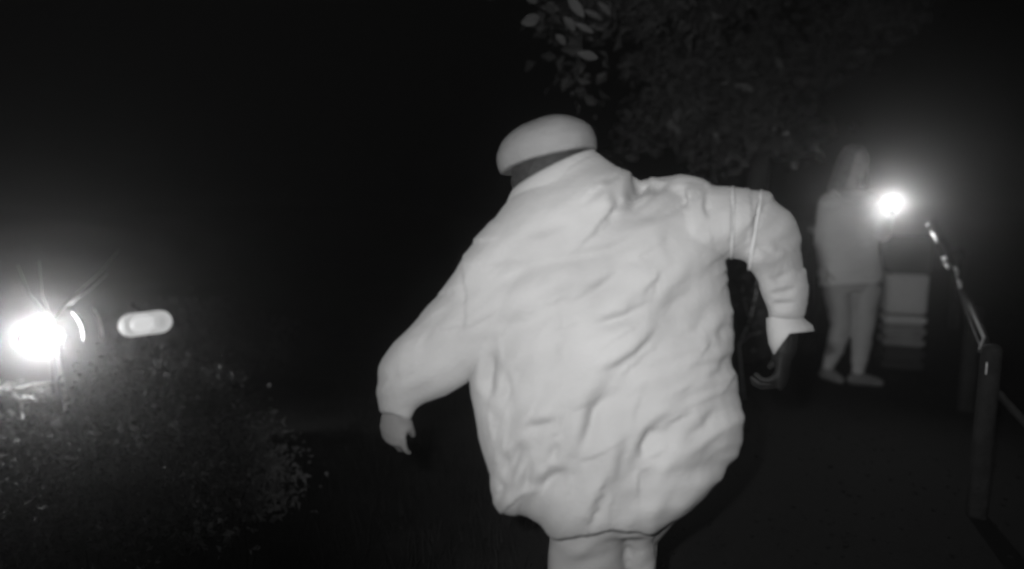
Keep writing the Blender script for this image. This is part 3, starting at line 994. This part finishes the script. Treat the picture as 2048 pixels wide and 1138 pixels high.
def jacket_disp(co, no):
    q = px(co)
    back = np.clip((-no[:, 1]) * 2.2 + np.clip(no[:, 2], 0, 1) * 0.9, 0, 1)
    out = np.zeros(len(co))
    for pts, w, dep in CREASES:
        P = np.array(pts, float)
        best = np.full(len(co), 1e9)
        side = np.zeros(len(co))
        for a, b in zip(P[:-1], P[1:]):
            ab = b - a
            t = np.clip(((q - a) @ ab) / (ab @ ab), 0, 1)
            r = q - (a + t[:, None] * ab)
            dd_ = np.hypot(r[:, 0], r[:, 1])
            m_ = dd_ < best
            best = np.where(m_, dd_, best)
            side = np.where(m_, np.sign(ab[0] * r[:, 1] - ab[1] * r[:, 0]), side)
        # fade towards the two ends
        L = np.hypot(*(P[-1] - P[0]))
        e0 = np.hypot(*(q - P[0]).T)
        e1 = np.hypot(*(q - P[-1]).T)
        fade = np.clip(np.minimum(e0, e1) / (0.45 * L), 0, 1)
        fade = fade * fade * (3 - 2 * fade)
        sd_ = best * side / w
        step = np.tanh(sd_ * 1.1) * np.exp(-np.abs(sd_) / 2.6)
        groove = -0.5 * np.exp(-(sd_ * 0.8) ** 2)
        out += dep * 0.00135 * fade * (step + groove) * back
    n = np.empty(len(co))
    for i in range(len(co)):
        x, y = q[i]
        low = min(1.0, max(0.0, (y - 700) / 250.0))
        if x > 1500 or x < 930:
            low = 0.3
        ang = 0.42 + 0.55 * low
        x, y = x - 1210, y - 850
        u = (x * math.cos(ang) - y * math.sin(ang)) / 900.0
        v = (x * math.sin(ang) + y * math.cos(ang)) / 900.0
        z = co[i][1]
        a = noise.noise(Vector((u * 5, v * 13, z * 4 + 2)))
        b = noise.noise(Vector((u * 11 + 3, v * 34, z * 6)))
        c_ = noise.noise(Vector((u * 3.5 + 9, v * 9, z * 3)))
        hem = max(0.0, (q[i][1] - 930) / 90.0)
        n[i] = 0.004 * hem * noise.noise(Vector((x / 38.0, y / 120.0, 5))) + a * (0.013 + 0.005 * low) + b * (0.0030 + 0.0026 * low) - 0.006 * max(0.0, 0.22 - abs(c_)) * (1 + low)
    return out + n


jk = MB()
TOR = [((1024, 396), (1190, 306), .075), ((1004, 425), (1222, 336), .095), ((978, 462), (1268, 360), .115), ((955, 500), (1340, 366), .125),
       ((945, 545), (1420, 420), .13), ((938, 590), (1447, 510), .135), ((940, 660), (1456, 600), .14), ((948, 740), (1467, 700), .145),
       ((952, 800), (1477, 780), .145), ((958, 870), (1486, 850), .15), ((972, 930), (1486, 890), .15), ((986, 985), (1476, 914), .148),
       ((992, 1003), (1452, 932), .145), ((1010, 1020), (1447, 962), .142), ((1052, 1044), (1402, 1008), .132), ((1086, 1062), (1345, 1046), .118), ((1102, 1072), (1316, 1064), .106)]
# ring sections; the near face lies toward the camera, R1 is the middle of the body
n_t = len(TOR)
jk.loft([ring(a, b, R1 + 0.02, t, 40, e=0.9, tdir=(Vector((0, 1, 0.02 * max(0, k - n_t + 4))) if False else None)) for k, (a, b, t) in enumerate(TOR)])
jk.tube([W(1290, 392, R1 + .02), W(1350, 398, R1 + .02), W(1400, 410, R1 + .01)], [0.05, 0.058, 0.052], 14)
jk.tube([W(1128, 440, R1 + .03), W(1150, 470, R1 + .02), W(1170, 500, R1 + .02)], [0.085, 0.10, 0.10], 20)
LA = [((985, 445), (1130, 560), .09), ((930, 512), (1060, 650), .088), ((893, 580), (990, 716), .08), ((842, 640), (938, 752), .072),
      ((795, 690), (890, 788), .062), ((766, 735), (848, 806), .048), ((758, 780), (832, 818), .040), ((757, 806), (824, 834), .034), ((758, 826), (820, 842), .030)]
jk.loft([ring(a, b, R1, t, 24) for a, b, t in LA])
RA = [((1370, 360), (1395, 522), .085), ((1440, 373), (1448, 515), .075), ((1500, 379), (1488, 522), .07), ((1545, 386), (1512, 542), .066),
      ((1586, 420), (1518, 560), .062), ((1608, 480), (1521, 578), .058), ((1617, 540), (1524, 592), .054), ((1614, 590), (1530, 612), .048),
      ((1604, 622), (1533, 632), .044), ((1600, 634), (1534, 640), .043)]
jk.loft([ring(a, b, R1 + 0.0 + i * 0.008, t, 24) for i, (a, b, t) in enumerate(RA)])
jme = remesh(jk, 0.0052, 7, jacket_disp)
link('jacket', jme, M['jacket'], per)

# stand-up collar
cl = MB()


def collar_ring(a, b, t, k=0.014):
    r_ = ring(a, b, R1 + .025, t, 40)
    return [p + UP * (k * max(0.0, -math.sin(2 * math.pi * j / 40))) for j, p in enumerate(r_)]


cl.loft([collar_ring((1004, 424), (1216, 345), .092, 0), collar_ring((1012, 408), (1204, 326), .086, .006), collar_ring((1018, 394), (1197, 312), .08, .011), collar_ring((1023, 384), (1191, 303), .074),
         collar_ring((1027, 381), (1187, 302), .069), collar_ring((1031, 384), (1182, 306), .065), collar_ring((1033, 402), (1180, 322), .063)], cap=False)
cl.build('collar', M['jacket'], per)

# flared right cuff, open below
cu = MB()
dC = R1 + .075
secs = [((1602, 626), (1532, 636), .046), ((1612, 640), (1533, 660), .048), ((1626, 650), (1537, 688), .052), ((1630, 662), (1547, 710), .055)]
lift = (W(1575, 660, dC) - W(1590, 690, dC)) * 0.75


def cuff_ring(a, b, t, k):
    r_ = ring(a, b, dC, t, 32)
    return [p + lift * (k * (1 - abs(math.cos(2 * math.pi * j / 32))) ** 1.0) for j, p in enumerate(r_)]


outer = [cuff_ring(a, b, t, k) for (a, b, t), k in zip(secs, (0, .08, .35, .8))]
inner = [cuff_ring((a[0] - 3, a[1] + 1), (b[0] + 3, b[1] - 1), t - .004, k) for (a, b, t), k in zip(reversed(secs), (.8, .35, .08, 0))]
cu.loft(outer + inner, cap=False)
cuf = cu.build('cuff', M['jacket'], per)
# straps round the raised sleeve, laid on the cloth
from mathutils.bvhtree import BVHTree
jbvh = BVHTree.FromPolygons([v.co.copy() for v in jme.vertices], [tuple(p.vertices) for p in jme.polygons])
for (a, b, t, i) in (((1466, 375), (1463, 520), .077, 1.4), ((1523, 380), (1499, 534), .070, 2.6)):
    pts = ring((a[0], a[1] + 1), (b[0], b[1] - 2), R1 + i * .008, t, 48)
    cen = sum(pts, Vector()) / len(pts)
    fit = []
    for p in pts:
        hit = jbvh.ray_cast(cen + (p - cen) * 2.2, (cen - p).normalized(), 1.0)[0]
        fit.append((hit or p) + (p - cen).normalized() * 0.0005)
    for _ in range(2):
        fit = [(fit[q - 1] + fit[q] * 2 + fit[(q + 1) % 48]) / 4 for q in range(48)]
    pts = fit
    MB().tube(pts + pts[:2], 0.0036, 8, False).build('sleeve_strap', M['strap'], per)

# trousers
trs = MB()
trs.loft([ring((1050, 930), (1420, 900), R1 + .02, .11, 32), ring((1050, 990), (1410, 960), R1 + .03, .11, 32), ring((1100, 1030), (1350, 1010), R1 + .05, .10, 32), ring((1106, 1084), (1308, 1076), R1 + .08, .085, 32)])
trs.loft([ring((1080, 1020), (1260, 1030), R1 + .05, .10), ring((1096, 1080), (1252, 1084), R1 + .08, .09), ring((1092, 1122), (1250, 1126), R1 + .10, .085),
          ring((1085, 1200), (1240, 1200), R1 + .14, .08)])
trs.tube([W(1163, 1200, R1 + .14), kneeL, kneeL.lerp(ankL, .35), ankL + Vector((0, 0, .03))], [0.08, 0.08, 0.078, 0.06], 16)
trs.loft([ring((1240, 985), (1400, 975), R1 + .05, .09), ring((1246, 1035), (1350, 1018), R1 + .07, .08), ring((1251, 1080), (1308, 1078), R1 + .10, .065), ring((1251, 1122), (1310, 1122), R1 + .13, .06),
          ring((1246, 1200), (1318, 1200), R1 + .16, .055)])
trs.tube([W(1282, 1190, R1 + .16), kneeR.lerp(ankR, .4), ankR + Vector((0, 0, .02))], [0.045, 0.058, 0.052], 16)
link('trousers', remesh(trs, 0.0075, 6, folds(0.007, 9, 14, 5, 0.7)), M['trousers'], per)
for ak, tip in ((ankL, Vector((0, .19, -.058))), (ankR, Vector((0, .19, -.01)))):
    b_ = MB()
    b_.tube([ak + Vector((0, -.035, -.045)), ak + Vector((0, .08, -.045)), ak + tip], [0.05, 0.052, 0.038], 14)
    b_.tube([ak + Vector((0, 0, -.03)), ak + Vector((0, 0, .12))], [0.052, 0.056], 14, False)
    b_.box(ak + Vector((0, .07, -.088)), 0.095, 0.29, 0.024, None, 0.008)
    link('boot', remesh(b_, 0.007, 3), M['boot'], per)

# cropped dark hair on the back of the head, and the cap over it
hr = MB()
hr.ell(hc + hrot @ Vector((0, -0.022, 0.0)), 0.094, 0.094, 0.086, hrot, 24, 14)
hr.ell(hc + hrot @ Vector((0, -0.005, -0.03)), 0.090, 0.082, 0.07, hrot, 24, 14)
hme = remesh(hr, 0.006, 3, folds(0.004, 35, 30, 2))
bmh = bmesh.new()
bmh.from_mesh(hme)
# keep the face clear
hi = hrot.inverted()
dele = [v for v in bmh.verts if (hi @ (v.co - hc)).y > 0.055]
bmesh.ops.delete(bmh, geom=dele, context='VERTS')
bmh.to_mesh(hme)
bmh.free()
link('hair', hme, M['hair'], per)

# cap: dome turned with the head
cc = W(1093, 304, 1.49)
up_c = (W(1080, 238, 1.49) - cc)
hgt = up_c.length * 0.97
up_c.normalize()
ax_c = (W(1194, 286, 1.49) - W(995, 326, 1.49)) / 2
wid = ax_c.length
ax_c = (ax_c - up_c * ax_c.dot(up_c)).normalized()
fw_c = ax_c.cross(up_c)
cap = MB()
rings = []
prof = [(-0.34, 0.95), (-0.31, 0.985), (-0.12, 0.99), (0.0, 1.0), (0.08, 1.0), (0.2, 0.985), (0.4, 0.93), (0.6, 0.83), (0.76, 0.69), (0.88, 0.52), (0.95, 0.35), (0.985, 0.2), (1.0, 0.05)]
for h, k in prof:
    rr = []
    for j in range(40):
        a = 2 * math.pi * j / 40
        rr.append(cc + up_c * (h * hgt + 0.004 * math.cos(a)) + ax_c * (math.cos(a) * k * wid * 1.0) + fw_c * (math.sin(a) * k * 0.115))
    rings.append(rr)
cap.loft(rings)
cm = remesh(cap, 0.005, 6, folds(0.0018, 14, 26, 8, 0.3))
link('cap', cm, M['cap'], per)

# ------------------------------------------------------------------ misty air, also standing in for lens bloom round the lamps
hz = MB()
hz.box((0, 0, 4.5), 820, 820, 12.0)
ho = hz.build('haze_and_bloom', None, None, False)
ho['kind'] = 'stuff'
hm = bpy.data.materials.new('mist_and_bloom')
hm.use_nodes = True
nt = hm.node_tree
nt.nodes.remove(nt.nodes['Principled BSDF'])
vp = nt.nodes.new('ShaderNodeVolumePrincipled')
vp.inputs['Color'].default_value = (0.95, 0.95, 0.95, 1)
vp.inputs['Density'].default_value = 0.02
vp.inputs['Anisotropy'].default_value = 0.95
nt.links.new(vp.outputs['Volume'], nt.nodes['Material Output'].inputs['Volume'])
ho.data.materials.append(hm)
